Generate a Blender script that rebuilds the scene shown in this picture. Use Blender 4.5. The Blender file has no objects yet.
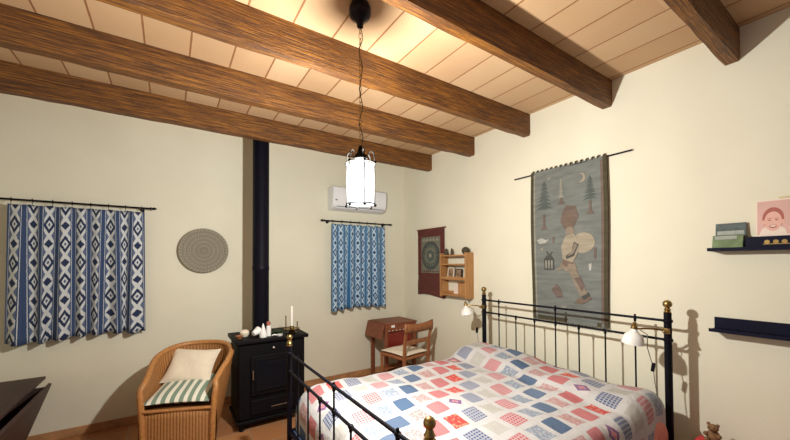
import bpy, math, random
from mathutils import Vector, Matrix
random.seed(7)
PI = math.pi
scn = bpy.context.scene
col = scn.collection

# ------------------------------------------------------------------ camera
cam_d = bpy.data.cameras.new('camera'); cam = bpy.data.objects.new('camera', cam_d); col.objects.link(cam)
FW = Vector((0.55159301, 0.83392193, 0.01787089)); RT = Vector((0.8340931, -0.55160242, -0.00484459))
UP = Vector((-0.00581762, -0.01757823, 0.99982857))
m = Matrix((RT, UP, -FW)).transposed().to_4x4(); m.translation = Vector((0, 0, 1.49893))
cam.matrix_world = m
cam_d.sensor_width = 36; cam_d.lens = 339.59 / 790 * 36
cam_d.shift_x = (395 - 394.205) / 790; cam_d.shift_y = (256.8 - 220) / 790
cam_d.clip_start = 0.02
scn.camera = cam
# ------------------------------------------------------------------ world, light, exposure
w = bpy.data.worlds.new('world'); scn.world = w; w.use_nodes = True
bg = w.node_tree.nodes['Background']; bg.inputs[0].default_value = (0.88, 0.84, 1.0, 1); bg.inputs[1].default_value = 0.085
vs = scn.view_settings; vs.view_transform = 'Standard'; vs.look = 'None'; vs.gamma = 1; vs.use_curve_mapping = False
vs.exposure = 1.0
LAMP = Vector((0.855, 1.617, 1.94)); LAMP_POWER = 120; LAMP_COLOR = (1.0, 0.965, 0.88)
# scene dimensions
W, D, ZC, ZB = 2.85, 4.05, 2.904, 2.703      # right wall x, far wall y, ceiling, beam underside
XL, YN = -1.62, -1.3

# ------------------------------------------------------------------ node helpers
class E:
    def __init__(s, nt, sock): s.nt = nt; s.s = sock
    def op(s, o, b=None, c=None):
        n = s.nt.nodes.new('ShaderNodeMath'); n.operation = o
        for i, q in enumerate((s, b, c)):
            if q is None: continue
            if isinstance(q, E): s.nt.links.new(q.s, n.inputs[i])
            else: n.inputs[i].default_value = q
        return E(s.nt, n.outputs[0])
    def __add__(s, o): return s.op('ADD', o)
    def __sub__(s, o): return s.op('SUBTRACT', o)
    def __mul__(s, o): return s.op('MULTIPLY', o)
    def __truediv__(s, o): return s.op('DIVIDE', o)
    def floor(s): return s.op('FLOOR')
    def frac(s): return s.op('FRACT')
    def abs(s): return s.op('ABSOLUTE')
    def lt(s, v): return s.op('LESS_THAN', v)
    def gt(s, v): return s.op('GREATER_THAN', v)
    def mx(s, v): return s.op('MAXIMUM', v)
    def mod(s, v): return s.op('FLOORED_MODULO', v)
    def sin(s): return s.op('SINE')

class Mat:
    def __init__(s, name, color=(.8, .8, .8), rough=.6, metal=0.0):
        s.m = bpy.data.materials.new(name); s.m.use_nodes = True; s.nt = s.m.node_tree
        s.b = s.nt.nodes['Principled BSDF']
        s.b.inputs['Base Color'].default_value = (*color, 1); s.b.inputs['Roughness'].default_value = rough
        s.b.inputs['Metallic'].default_value = metal
    def coord(s, kind='Object'):
        n = s.nt.nodes.new('ShaderNodeTexCoord'); return n.outputs[kind]
    def xyz(s, kind='Object'):
        n = s.nt.nodes.new('ShaderNodeSeparateXYZ'); s.nt.links.new(s.coord(kind), n.inputs[0])
        return [E(s.nt, o) for o in n.outputs]
    def vec(s, x, y, z=0.0):
        n = s.nt.nodes.new('ShaderNodeCombineXYZ')
        for i, q in enumerate((x, y, z)):
            if isinstance(q, E): s.nt.links.new(q.s, n.inputs[i])
            else: n.inputs[i].default_value = q
        return n.outputs[0]
    def noise(s, scale, vec=None, detail=4, rough=.55, stretch=None, kind='Object'):
        n = s.nt.nodes.new('ShaderNodeTexNoise'); n.inputs['Scale'].default_value = scale
        n.inputs['Detail'].default_value = detail; n.inputs['Roughness'].default_value = rough
        v = vec or s.coord(kind)
        if stretch:
            mp = s.nt.nodes.new('ShaderNodeMapping'); mp.inputs['Scale'].default_value = stretch
            s.nt.links.new(v, mp.inputs[0]); v = mp.outputs[0]
        s.nt.links.new(v, n.inputs['Vector']); return E(s.nt, n.outputs['Fac'])
    def white(s, vec):
        n = s.nt.nodes.new('ShaderNodeTexWhiteNoise'); s.nt.links.new(vec, n.inputs['Vector']); return E(s.nt, n.outputs['Value'])
    def ramp(s, fac, stops, const=False):
        n = s.nt.nodes.new('ShaderNodeValToRGB'); r = n.color_ramp
        if const: r.interpolation = 'CONSTANT'
        while len(r.elements) < len(stops): r.elements.new(0.5)
        for e, (p, c) in zip(r.elements, stops): e.position = p; e.color = (*c, 1)
        s.nt.links.new(fac.s, n.inputs[0]); return n.outputs[0]
    def mix(s, fac, a, b, mode='MIX'):
        n = s.nt.nodes.new('ShaderNodeMix'); n.data_type = 'RGBA'; n.blend_type = mode
        for i, q in ((0, fac), (6, a), (7, b)):
            if isinstance(q, E): s.nt.links.new(q.s, n.inputs[i])
            elif isinstance(q, (tuple, list)): n.inputs[i].default_value = (*q, 1)
            elif isinstance(q, (int, float)): n.inputs[i].default_value = q
            else: s.nt.links.new(q, n.inputs[i])
        return n.outputs[2]
    def color(s, sock): s.nt.links.new(sock, s.b.inputs['Base Color']); return s
    def bump(s, h, strength=.3, dist=.01):
        n = s.nt.nodes.new('ShaderNodeBump'); n.inputs['Strength'].default_value = strength; n.inputs['Distance'].default_value = dist
        s.nt.links.new(h.s, n.inputs['Height']); s.nt.links.new(n.outputs[0], s.b.inputs['Normal']); return s

def plain(name, color, rough=.6, metal=0.0, var=.12, scale=30):
    t = Mat(name, color, rough, metal); nz = t.noise(scale)
    if max(color) < .03: t.b.inputs['Specular IOR Level'].default_value = .14
    d = tuple(c * (1 - var) for c in color); l = tuple(min(1, c * (1 + var)) for c in color)
    t.color(t.ramp(nz, [(.3, d), (.7, l)])); return t.m

def wood(name, dark, light, rough=.5, stretch=(1.5, 18, 18), scale=3, bump=.35, axis=None):
    t = Mat(name, light, rough)
    nz = t.noise(scale, stretch=stretch, detail=8, rough=.65); big = t.noise(2.2, detail=2)
    mid = tuple((a + b) / 2 for a, b in zip(dark, light))
    c = t.ramp(nz, [(.3, dark), (.5, mid), (.68, light)])
    c = t.mix(big * .5, c, dark, 'MIX')
    t.color(c); t.bump(nz, bump, .006); return t.m

M = {}
# plaster
t = Mat('cream_plaster', (.80, .74, .62), .9)
n1 = t.noise(1.3, detail=3); n2 = t.noise(55, detail=3)
t.color(t.ramp(n1, [(.3, (.735, .715, .585)), (.7, (.795, .775, .645))])); t.bump(n1 * .9 + n2 * .06, .35, .03); M['plaster'] = t.m
# ceiling slabs
t = Mat('ceiling_slabs', (.8, .7, .5), .85)
x, y, z = t.xyz()
g = (x - .105) / .245; cell = g.floor(); f = (g.frac() - .5).abs()
wob = t.noise(14, detail=3) * .012
joint = (f + wob).gt(.484)
rnd = t.white(t.vec(cell, (y / .72).floor()))
base = t.ramp(rnd, [(0, (.46, .275, .14)), (.5, (.51, .325, .175)), (1, (.555, .37, .21))])
sm = t.noise(5, detail=4)
base = t.mix(sm * .4, base, (.57, .43, .28))
base = t.mix((f + t.noise(9) * .08).gt(.5) * .35, base, (.58, .34, .16))
base = t.mix(joint * .9, base, (.22, .095, .035))
t.color(base); t.bump(joint * -1.0 + sm * .4, .5, .006); M['slab'] = t.m
# floor tiles
t = Mat('terracotta_floor', (.4, .2, .1), .42)
x, y, z = t.xyz(); ux = x / .30; uy = y / .30
gr = (ux.frac() - .5).abs().mx((uy.frac() - .5).abs()).gt(.485)
rnd = t.white(t.vec(ux.floor(), uy.floor()))
c = t.ramp(rnd, [(0, (.36, .15, .06)), (1, (.52, .25, .10))]); c = t.mix(t.noise(9) * .6, c, (.28, .12, .06))
c = t.mix(gr, c, (.33, .24, .17)); t.color(c); t.bump(gr * -1.0 + t.noise(12) * .4, .4, .006); M['floor'] = t.m
M['skirt'] = plain('terracotta_skirting', (.46, .24, .11), .5, var=.25, scale=9)
# beams
t = Mat('beam_wood', (.3, .15, .05), .55)
oi = t.nt.nodes.new('ShaderNodeObjectInfo'); va = t.nt.nodes.new('ShaderNodeVectorMath'); va.operation = 'ADD'
cx = t.nt.nodes.new('ShaderNodeCombineXYZ'); r10 = E(t.nt, oi.outputs['Random']) * 37.0
t.nt.links.new(r10.s, cx.inputs[0]); t.nt.links.new(t.coord(), va.inputs[0]); t.nt.links.new(cx.outputs[0], va.inputs[1])
gr = t.noise(5, va.outputs[0], 9, .75, (.8, 26, 26)); bl = t.noise(2.5, va.outputs[0], 3)
gf = t.noise(9, va.outputs[0], 5, .7, (1.5, 30, 30))
c = t.ramp(gr, [(.40, (.032, .009, .001)), (.5, (.145, .050, .005)), (.61, (.37, .148, .014))])
c = t.mix(bl * .4, c, (.10, .034, .006)); t.color(c); t.bump(gr + gf * .5, .7, .012); M['beam'] = t.m
# metals etc
M['black_metal'] = plain('black_metal', (.012, .011, .018), .35, .6)
M['bed_metal'] = plain('dark_bed_enamel', (.0035, .0035, .008), .5, 0)
M['pipe'] = plain('enamelled_pipe', (.0035, .0032, .009), .5, 0)
M['cast_iron'] = plain('cast_iron', (.004, .0036, .005), .6, 0, .3)
M['brass'] = plain('brass', (.34, .24, .10), .35, 1.0)
M['old_brass'] = plain('old_brass', (.30, .20, .08), .4, 1.0)
M['steel'] = plain('steel', (.55, .55, .55), .3, 1.0)
M['white_enamel'] = plain('white_enamel', (.86, .86, .85), .3, var=.02)
M['ac_white'] = plain('ac_plastic', (.80, .82, .86), .4, var=.02)
M['dark_gap'] = plain('dark_slot', (.05, .05, .06), .6)
M['lamp_frame'] = plain('aged_silver_metal', (.0032, .003, .0028), .9, 0)
M['wax'] = plain('white_wax', (.88, .86, .80), .4, var=.03)
M['orange_wood'] = wood('pine_wood', (.33, .15, .05), (.60, .32, .12), stretch=(14, 14, 1.5))
M['desk_wood'] = wood('desk_wood', (.15, .04, .018), (.30, .095, .04), stretch=(2, 14, 14))
M['chair_wood'] = wood('chair_wood', (.22, .075, .025), (.42, .17, .07), stretch=(12, 12, 2))
M['red_panel'] = plain('red_lacquer', (.19, .018, .012), .4, var=.25)
M['dark_wood'] = wood('dark_trough_wood', (.022, .010, .010), (.075, .035, .026), rough=.55, stretch=(14, 1.6, 14))
M['black_ledge'] = plain('black_ledge', (.005, .006, .022), .6, var=.1)
M['cord'] = plain('black_cord', (.03, .025, .02), .6)
M['grey_cord'] = plain('grey_cord', (.20, .19, .16), .6)
M['rattan'] = plain('rattan_cane', (.42, .19, .06), .45, var=.25, scale=60)
# wicker: vertical stakes with horizontal weave, driven by UV
t = Mat('wicker_weave', (.4, .2, .07), .55)
u, v, _ = t.xyz('UV')
a = (u * (PI / .022)).sin(); b = (v * (PI / .008)).sin(); par = (u / .022).floor().mod(2.0) * PI
b2 = (v * (PI / .009) + par).sin().abs()
h = a.abs() * .6 + b2 * .4
c = t.ramp(h, [(.15, (.11, .04, .012)), (.5, (.36, .15, .045)), (.9, (.55, .27, .09))])
c = t.mix(t.noise(6) * .5, c, (.30, .12, .035)); t.color(c); t.bump(h, .8, .006); M['wicker'] = t.m
# woven plate: spiral
t = Mat('coiled_basketry', (.3, .27, .2), .8)
x, y, z = t.xyz(); r = (x * x + z * z).op('SQRT'); an = z.op('ARCTAN2', x)
ring = (r / .0135 + an / (2 * PI)).frac(); ra = (an * 40.0 + (r / .0135).floor()).sin() * .5 + .5
edge = (ring - .5).abs() * 2.0
c = t.ramp(edge * .75 + ra * .25, [(.2, (.44, .40, .30)), (.6, (.30, .27, .21)), (.95, (.13, .12, .10))])
c = t.mix(((r / .04).frac().gt(.6)) * .5, c, (.20, .21, .19)); t.color(c); t.bump(edge * -1.0 + ra * .3, .8, .006); M['basket'] = t.m

# ikat curtain
def ikat(name, navy, mid, white, P=.116, H=.315):
    t = Mat(name, white, .85); u, v, _ = t.xyz('UV')
    wob = t.noise(60, kind='UV', detail=2) - .5
    U = u / P + wob * .05; c_ = U.floor(); fx = (U.frac() - .5)            # -.5..+.5 in a column
    V = v / H + c_.mod(2.0) * .5 + wob * .05; fv = (V.frac() - .5)
    band = fx.abs().gt(.29)                                                # stripe band
    ax = fx.abs() / .29
    big = (ax * .50 + fv.abs() * 2.5)                                      # large diamond around fv=0
    fv2 = ((V + .5).frac() - .5).abs()
    small = (ax * .46 + fv2 * 3.4)
    ringm = big.lt(.60) * big.gt(.31); core = big.lt(.13)
    sm_ = small.lt(.40)
    tri = (ax - (fv.abs() - .29).abs() * 4.5).gt(.42)
    st = (fx.abs() * 42.0).frac().gt(.5)
    c = t.mix(tri * .9, white, mid)
    c = t.mix(ringm, c, navy); c = t.mix(core, c, mid); c = t.mix(sm_, c, navy)
    s = t.mix(st * .7, mid, navy); s = t.mix((fx.abs().gt(.345) * fx.abs().lt(.375)), s, white)
    c = t.mix(band, c, s); t.color(c); t.bump(t.noise(400, kind='UV'), .1, .002)
    return t.m
M['ikat_dark'] = ikat('blue_ikat_cloth', (.014, .028, .085), (.045, .085, .20), (.60, .64, .67))
M['ikat_light'] = ikat('bright_blue_ikat_cloth', (.012, .075, .20), (.04, .18, .38), (.50, .64, .76), .095, .235)

# quilt
t = Mat('patchwork_quilt', (.85, .83, .80), .85); u, v, _ = t.xyz('UV')
iu = (u + .5).floor(); iv = (v + .5).floor(); fu = u - iu; fv = v - iv
sq = fu.abs().mx(fv.abs()).lt(.362)
k = (iu - iv).mod(8.0); rn = t.white(t.vec(iu, iv))
WHT = (.50, .50, .515)
cols = [(.055, .105, .20), (.42, .215, .215), (.43, .125, .135), (.46, .035, .03), (.02, .055, .18), (.41, .40, .38), (.42, .05, .07), (.19, .245, .34)]
base = t.ramp((k + .5) / 8.0, [(i / 8, c) for i, c in enumerate(cols)], True)
gx = (fu * 8.0).frac().gt(.6); gy = (fv * 8.0).frac().gt(.6)
ging = (k - 4.0).abs().lt(.5) + (k - 6.0).abs().lt(.5)
base = t.mix(ging * (gx.mx(gy)) * .62, base, WHT)
mot = (k - 3.0).abs().lt(.5)
dd = (fu.abs() + fv.abs()); rr = (fu * fu + fv * fv).op('SQRT')
purple = t.mix(dd.lt(.36) * dd.gt(.16), (.56, .52, .54), (.17, .07, .20)); purple = t.mix(rr.lt(.12), purple, (.50, .16, .20))
redf = t.mix(t.noise(6.5, kind='UV', detail=2).gt(.56), (.52, .035, .03), (.60, .22, .14))
pinkc = t.mix(rr.lt(.2), (.30, .14, .16), (.56, .33, .33))
m3 = t.mix(rn.gt(.38), redf, purple); m3 = t.mix(rn.gt(.72), m3, pinkc)
base = t.mix(mot, base, m3)
spk = t.noise(9, kind='UV', detail=3)
base = t.mix(((k - 1.0).abs().lt(.5) + (k - 7.0).abs().lt(.5)) * spk.gt(.52) * .55, base, WHT)
base = t.mix((k - 5.0).abs().lt(.5) * spk.gt(.60), base, (.45, .47, .45))
base = t.mix(t.white(t.vec(iu, iv, 3.0)) * .12, base, (.5, .5, .55))
c = t.mix(sq, WHT, base); t.color(c)
t.bump(fu.abs().mx(fv.abs()).lt(.40) * .25 + t.noise(1.6, kind='UV', detail=5) * 2.2, .6, .012); M['quilt'] = t.m
M['coral'] = plain('coral_cotton', (.74, .30, .23), .85)
M['sheet'] = plain('white_sheet', (.78, .77, .76), .9, var=.03)
M['navy_cloth'] = plain('navy_cloth', (.03, .045, .10), .9)
# striped cushion
t = Mat('green_striped_cotton', (.8, .8, .75), .85); x, y, z = t.xyz()
c = t.mix((x / .062 + .25).frac().gt(.48), (.78, .77, .68), (.20, .28, .22)); t.color(c); t.bump(t.noise(60), .15, .003); M['stripe'] = t.m
M['cream_cotton'] = plain('cream_cotton', (.76, .68, .55), .9, var=.05)
# textiles
def woven(name, c, var=.18):
    t = Mat(name, c, .95); nz = t.noise(6, stretch=(1, 1, 5), detail=5); fn = t.noise(160, stretch=(1, .3, 3), detail=2)
    t.color(t.ramp(nz, [(.3, tuple(q * .84 * (1 - var) for q in c)), (.7, tuple(min(1, q * .84 * (1 + var)) for q in c))])); t.bump(fn, .5, .004); return t.m
for nm, c in dict(w_grey=(.195, .215, .205), w_bluegrey=(.16, .20, .26), w_olive=(.075, .065, .035), w_tree=(.06, .09, .085), w_pale=(.36, .36, .30), w_trunk=(.17, .10, .08),
                  w_cream=(.47, .40, .29), w_tan=(.33, .25, .18), w_rust=(.19, .11, .07), w_black=(.03, .03, .03), w_maroon=(.14, .03, .025),
                  w_redbrown=(.13, .035, .028), w_green=(.045, .085, .06), w_sage=(.20, .20, .14), w_white=(.60, .60, .56)).items():
    if nm not in ('w_olive', 'w_maroon', 'w_redbrown', 'w_grey'): c = tuple(.68 * q + .32 * g_ for q, g_ in zip(c, (.20, .21, .195)))
    M[nm] = woven(nm.replace('w_', 'woven_'), c)
M['skin_pink'] = plain('printed_pink', (.76, .45, .38), .6, var=.04)
M['photo_bg'] = plain('printed_pale_pink', (.70, .44, .40), .6, var=.08, scale=8)
M['photo_dark'] = plain('printed_brown_red', (.40, .12, .10), .6)
M['photo_white'] = plain('printed_white', (.84, .72, .64), .6, var=.03)
M['card_yellow'] = plain('yellowish_card', (.62, .56, .32), .7)
M['book_green'] = plain('green_cover', (.15, .22, .11), .6, var=.4, scale=14)
M['book_teal'] = plain('dark_teal_cover', (.07, .10, .10), .6, var=.5, scale=25)
M['book_grey'] = plain('grey_band', (.34, .38, .35), .6, var=.2)
M['porcelain'] = plain('porcelain', (.82, .82, .82), .25, var=.03)
M['leaf'] = plain('dark_leaf', (.035, .07, .025), .6)
M['dark_figure'] = plain('dark_clay', (.045, .035, .02), .6)
M['teddy'] = plain('brown_plush', (.22, .12, .055), .95, var=.3, scale=60)
M['red_cloth'] = plain('red_cloth', (.50, .03, .035), .9, var=.2)
M['picture_print'] = plain('small_print', (.30, .20, .12), .6, var=.9, scale=35)
t = Mat('stove_glass', (.008, .008, .012), .15); M['stove_glass'] = t.m
# lamp glass: frosted glass lit from inside
mm = bpy.data.materials.new('glowing_frosted_glass'); mm.use_nodes = True; nt = mm.node_tree; nt.nodes.clear()
o = nt.nodes.new('ShaderNodeOutputMaterial'); em = nt.nodes.new('ShaderNodeEmission'); em.inputs[0].default_value = (.90, .95, 1.0, 1); em.inputs[1].default_value = 4.0
tr = nt.nodes.new('ShaderNodeBsdfTransparent'); tr.inputs[0].default_value = (1, 1, 1, 1); mx = nt.nodes.new('ShaderNodeMixShader'); mx.inputs[0].default_value = .82
nt.links.new(em.outputs[0], mx.inputs[1]); nt.links.new(tr.outputs[0], mx.inputs[2]); nt.links.new(mx.outputs[0], o.inputs[0]); M['glow'] = mm
t = Mat('clear_glass', (.9, .95, .95), .05); t.b.inputs['Transmission Weight'].default_value = .9; t.b.inputs['Alpha'].default_value = .35; M['glass'] = t.m

# ------------------------------------------------------------------ mesh builder
class MB:
    def __init__(s): s.v = []; s.f = []; s.mi = []; s.uv = []; s.mats = []
    def slot(s, m):
        if m is None: return 0
        if m not in s.mats: s.mats.append(m)
        return s.mats.index(m)
    def add(s, vs, fs, mat=None, uvs=None):
        o = len(s.v); s.v += [tuple(p) for p in vs]; k = s.slot(mat)
        for f in fs:
            s.f.append([o + i for i in f]); s.mi.append(k); s.uv.append([uvs[i] if uvs else (0, 0) for i in f])
        return s
    def box(s, x0, x1, y0, y1, z0, z1, mat=None, rot=None, c=None):
        vs = [Vector((x, y, z)) for x in (x0, x1) for y in (y0, y1) for z in (z0, z1)]
        if rot is not None:
            c = Vector(c) if c else sum(vs, Vector()) / 8; vs = [c + rot @ (p - c) for p in vs]
        return s.add(vs, [(0, 1, 3, 2), (4, 6, 7, 5), (0, 4, 5, 1), (2, 3, 7, 6), (0, 2, 6, 4), (1, 5, 7, 3)], mat)
    def tube(s, pts, r, n=10, mat=None, closed=False, cap=True):
        pts = [Vector(p) for p in pts]; N = len(pts); rs = r if isinstance(r, (list, tuple)) else [r] * N
        T = []
        for i in range(N):
            a = pts[(i - 1) % N] if closed or i else pts[i]; b = pts[(i + 1) % N] if closed or i < N - 1 else pts[i]
            T.append((b - a).normalized())
        ref = Vector((0, 0, 1)) if abs(T[0].z) < .9 else Vector((1, 0, 0))
        u = (ref - T[0] * ref.dot(T[0])).normalized(); vs = []
        for i in range(N):
            u = (u - T[i] * u.dot(T[i])).normalized(); w_ = T[i].cross(u)
            for k in range(n):
                a = 2 * PI * k / n; vs.append(pts[i] + (u * math.cos(a) + w_ * math.sin(a)) * rs[i])
        fs = []
        for i in range(N if closed else N - 1):
            j = (i + 1) % N
            for k in range(n): fs.append((i * n + k, i * n + (k + 1) % n, j * n + (k + 1) % n, j * n + k))
        if not closed and cap: fs += [tuple(range(n - 1, -1, -1)), tuple((N - 1) * n + k for k in range(n))]
        return s.add(vs, fs, mat)
    def lathe(s, prof, c=(0, 0, 0), n=24, mat=None, axis='z', rot=None):
        vs = []; c = Vector(c)
        for r, h in prof:
            for k in range(n):
                a = 2 * PI * k / n; p = Vector((r * math.cos(a), r * math.sin(a), h))
                if axis == 'y': p = Vector((p.x, p.z, p.y))
                if axis == 'x': p = Vector((p.z, p.x, p.y))
                if rot: p = rot @ p
                vs.append(c + p)
        fs = []
        for i in range(len(prof) - 1):
            for k in range(n): fs.append((i * n + k, i * n + (k + 1) % n, (i + 1) * n + (k + 1) % n, (i + 1) * n + k))
        if prof[0][0] > 1e-5: fs.append(tuple(range(n - 1, -1, -1)))
        if prof[-1][0] > 1e-5: fs.append(tuple((len(prof) - 1) * n + k for k in range(n)))
        return s.add(vs, fs, mat)
    def ball(s, c, r, mat=None, n=16, sc=(1, 1, 1)):
        prof = [(max(1e-6, math.sin(PI * i / 10)) * r, -math.cos(PI * i / 10) * r) for i in range(11)]
        o = len(s.v); s.lathe([(a, b) for a, b in prof], (0, 0, 0), n, mat)
        for i in range(o, len(s.v)): p = s.v[i]; s.v[i] = (c[0] + p[0] * sc[0], c[1] + p[1] * sc[1], c[2] + p[2] * sc[2])
        return s
    def grid(s, fn, nu, nv, mat=None, uvf=None, closed=False):
        vs = []; uv = []
        for j in range(nv + 1):
            for i in range(nu + 1):
                a, b = i / nu, j / nv; vs.append(fn(a, b)); uv.append(uvf(a, b) if uvf else (a, b))
        fs = [(j * (nu + 1) + i, j * (nu + 1) + i + 1, (j + 1) * (nu + 1) + i + 1, (j + 1) * (nu + 1) + i) for j in range(nv) for i in range(nu)]
        return s.add(vs, fs, mat, uv)
    def poly(s, pts, fn, mat, th=.002):
        """flat outline pts (a,b) mapped by fn(a,b,offset) and given thickness"""
        n = len(pts); vs = [fn(a, b, th) for a, b in pts] + [fn(a, b, 0) for a, b in pts]
        fs = [tuple(range(n)), tuple(range(2 * n - 1, n - 1, -1))] + [(i, (i + 1) % n, n + (i + 1) % n, n + i) for i in range(n)]
        return s.add(vs, fs, mat)
    def build(s, name, mat=None, parent=None, smooth=True, bevel=0, subsurf=0, solid=0, loc=None, weld=False):
        me = bpy.data.meshes.new(name); me.from_pydata(s.v, [], s.f)
        for mt in (s.mats or [mat]): me.materials.append(mt)
        uvl = me.uv_layers.new(name='UVMap'); k = 0
        for p, uv in zip(me.polygons, s.uv):
            p.material_index = s.mi[p.index] if s.mats else 0; p.use_smooth = smooth
            for q in uv: uvl.data[k].uv = q; k += 1
        if not solid:
            import bmesh
            bm = bmesh.new(); bm.from_mesh(me)
            if weld: bmesh.ops.remove_doubles(bm, verts=bm.verts, dist=1e-5)
            bmesh.ops.recalc_face_normals(bm, faces=bm.faces); bm.to_mesh(me); bm.free()
        if smooth: me.set_sharp_from_angle(angle=math.radians(38))
        ob = bpy.data.objects.new(name, me); col.objects.link(ob)
        if parent: ob.parent = parent
        if loc: ob.location = loc
        if solid: q = ob.modifiers.new('thickness', 'SOLIDIFY'); q.thickness = solid; q.offset = 0
        if bevel: q = ob.modifiers.new('bevel', 'BEVEL'); q.width = bevel; q.segments = 2; q.limit_method = 'ANGLE'
        if subsurf: q = ob.modifiers.new('smooth', 'SUBSURF'); q.levels = q.render_levels = subsurf
        return ob

def tag(o, label=None, cat=None, group=None, kind=None):
    if label: o['label'] = label
    if cat: o['category'] = cat
    if group: o['group'] = group
    if kind: o['kind'] = kind
    return o
def thing(name, label, cat, loc=(0, 0, 0), rz=0, group=None):
    o = bpy.data.objects.new(name, None); o.empty_display_size = .1; col.objects.link(o); o.location = loc; o.rotation_euler = (0, 0, rz)
    return tag(o, label, cat, group)
def copy_tree(o, parent=None):
    c = o.copy(); col.objects.link(c)
    if parent: c.parent = parent
    for ch in [q for q in bpy.data.objects if q.parent == o]: copy_tree(ch, c)
    return c
def bx(*a, **k): return MB().box(*a, **k)
def RX(a): return Matrix.Rotation(a, 3, 'X')
def RY(a): return Matrix.Rotation(a, 3, 'Y')
def RZ(a): return Matrix.Rotation(a, 3, 'Z')

# ------------------------------------------------------------------ room
def wallgrid(fn, name, mat): return tag(MB().grid(fn, 30, 20, mat).build(name, mat), kind='structure')
tag(bx(XL - .1, W + .1, YN, D + .1, -.1, 0).build('floor', M['floor'], smooth=False), kind='structure')
tag(bx(XL - .1, W + .1, YN, D + .1, ZC, ZC + .1).build('ceiling', M['slab'], smooth=False), kind='structure')
tag(bx(XL - .1, W + .1, D, D + .1, 0, ZC).build('wall_far', M['plaster'], smooth=False), kind='structure')
tag(bx(W, W + .1, YN, D, 0, ZC).build('wall_right', M['plaster'], smooth=False), kind='structure')
tag(bx(XL - .1, XL, YN, D, 0, ZC).build('wall_left', M['plaster'], smooth=False), kind='structure')
tag(bx(XL, W, D - .012, D, 0, .075).build('baseboard_far', M['skirt'], bevel=.003), kind='structure')
tag(bx(W - .012, W, YN, D - .012, 0, .075).build('baseboard_right', M['skirt'], bevel=.003), kind='structure')

# ceiling beams
beams = [(3.405, .088, 'dark brown wooden ceiling beam closest to the far wall, in front of the stove pipe top'),
         (2.66, .095, 'brown wooden ceiling beam second from the far wall, right behind the hanging lantern'),
         (1.955, .080, 'brown wooden ceiling beam crossing just behind the lantern chain and its black ceiling rose'),
         (1.239, .078, 'brown wooden ceiling beam whose shaded side faces us, ending above the big grey tapestry'),
         (.533, .074, 'nearly black purple-brown ceiling beam at the upper right above the picture ledges')]
for y0, wd, lab in beams:
    b = MB(); N = 36; prof = [(0, 1), (0, .10), (.10, 0), (.90, 0), (1, .10), (1, 1)]; vs = []
    for i in range(N + 1):
        x = XL + (W - XL) * i / N; e = random.uniform(-.003, .003); e2 = random.uniform(-.003, .003)
        if i == N: e = e2 = 0
        for (a, c_) in prof:
            vs.append((x, y0 + wd * a + e * (1 if a < .5 else -1) * (c_ < 1), ZB + (ZC - ZB) * c_ + (e2 if c_ < 1 else 0)))
    fs = [(i * 6 + k, i * 6 + (k + 1) % 6, (i + 1) * 6 + (k + 1) % 6, (i + 1) * 6 + k) for i in range(N) for k in range(6)]
    fs += [tuple(range(5, -1, -1)), tuple(N * 6 + k for k in range(6))]
    b.add(vs, fs); tag(b.build('ceiling_beam', M['beam'], smooth=True), lab, 'beam', 'ceiling beams')

# ------------------------------------------------------------------ pendant lantern
lx, ly = LAMP.x, LAMP.y
p = thing('pendant_lantern', 'lit white glass pendant lantern hanging on a long chain from the ceiling', 'lamp', (lx, ly, 0))
MB().lathe([(.004, 2.775), (.016, 2.778), (.020, 2.80), (.030, 2.815), (.052, 2.83), (.060, 2.845), (.060, 2.875), (.052, 2.895), (.048, ZC)], n=28).build('ceiling_rose', M['black_metal'], p)
c = MB(); z = 2.775; k = 0
while z > 2.135:
    L = .017; pts = []
    for i in range(12):
        a = 2 * PI * i / 12; px_ = .0075 * math.cos(a); pz = L * math.sin(a)
        pts.append((px_ if k % 2 else 0, 0 if k % 2 else px_, z - L + pz))
    c.tube(pts, .0016, 6, closed=True); z -= 2 * L - .005; k += 1
c.build('chain', M['old_brass'], p)
MB().tube([(.004 + .010 * math.sin(i * .9), .006 * math.cos(i * 1.3), 2.78 - i * .65 / 24) for i in range(25)], .0025, 6).build('cord', M['cord'], p)
f = MB()
for z, r in ((2.035, .076), (1.815, .076)): f.tube([(r * math.cos(2 * PI * i / 32), r * math.sin(2 * PI * i / 32), z) for i in range(32)], .004, 6, closed=True)
for q in range(6):
    a = q * PI / 3 + .3; cs, sn = math.cos(a), math.sin(a)
    prof = [(.078, 1.80), (.078, 1.93), (.078, 2.05), (.074, 2.085), (.060, 2.098), (.044, 2.088), (.036, 2.07), (.020, 2.085), (.006, 2.125)]
    f.tube([(r * cs, r * sn, z) for r, z in prof], .0028, 6)
    f.ball((.080 * cs, .080 * sn, 1.806), .008, n=8); f.ball((.080 * cs, .080 * sn, 2.035), .008, n=8)
f.build('frame', M['lamp_frame'], p)
MB().lathe([(.002, 2.135), (.008, 2.13), (.010, 2.11), (.018, 2.095), (.030, 2.07), (.040, 2.058), (.038, 2.054), (.002, 2.056)], n=24).build('cap', M['lamp_frame'], p)
MB().lathe([(.070, 1.812), (.071, 1.85), (.071, 2.028)], n=36).build('lamp_shade', M['glow'], p)
# remove end caps of the shade: build open tube instead
sh = [o for o in bpy.data.objects if o.name == 'lamp_shade'][0]
me = sh.data; import bmesh
bm = bmesh.new(); bm.from_mesh(me); bmesh.ops.delete(bm, geom=[f_ for f_ in bm.faces if len(f_.verts) > 4], context='FACES'); bm.to_mesh(me); bm.free()
MB().lathe([(.001, 1.895), (.014, 1.90), (.024, 1.925), (.024, 1.945), (.012, 1.975), (.012, 2.05)], n=20).build('bulb', M['glow'], p)
ld = bpy.data.lights.new('lantern_light', 'POINT'); ld.energy = LAMP_POWER; ld.color = LAMP_COLOR; ld.shadow_soft_size = .03
lo = bpy.data.objects.new('lantern_light', ld); col.objects.link(lo); lo.parent = p; lo.location = (0, 0, LAMP.z)

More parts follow.
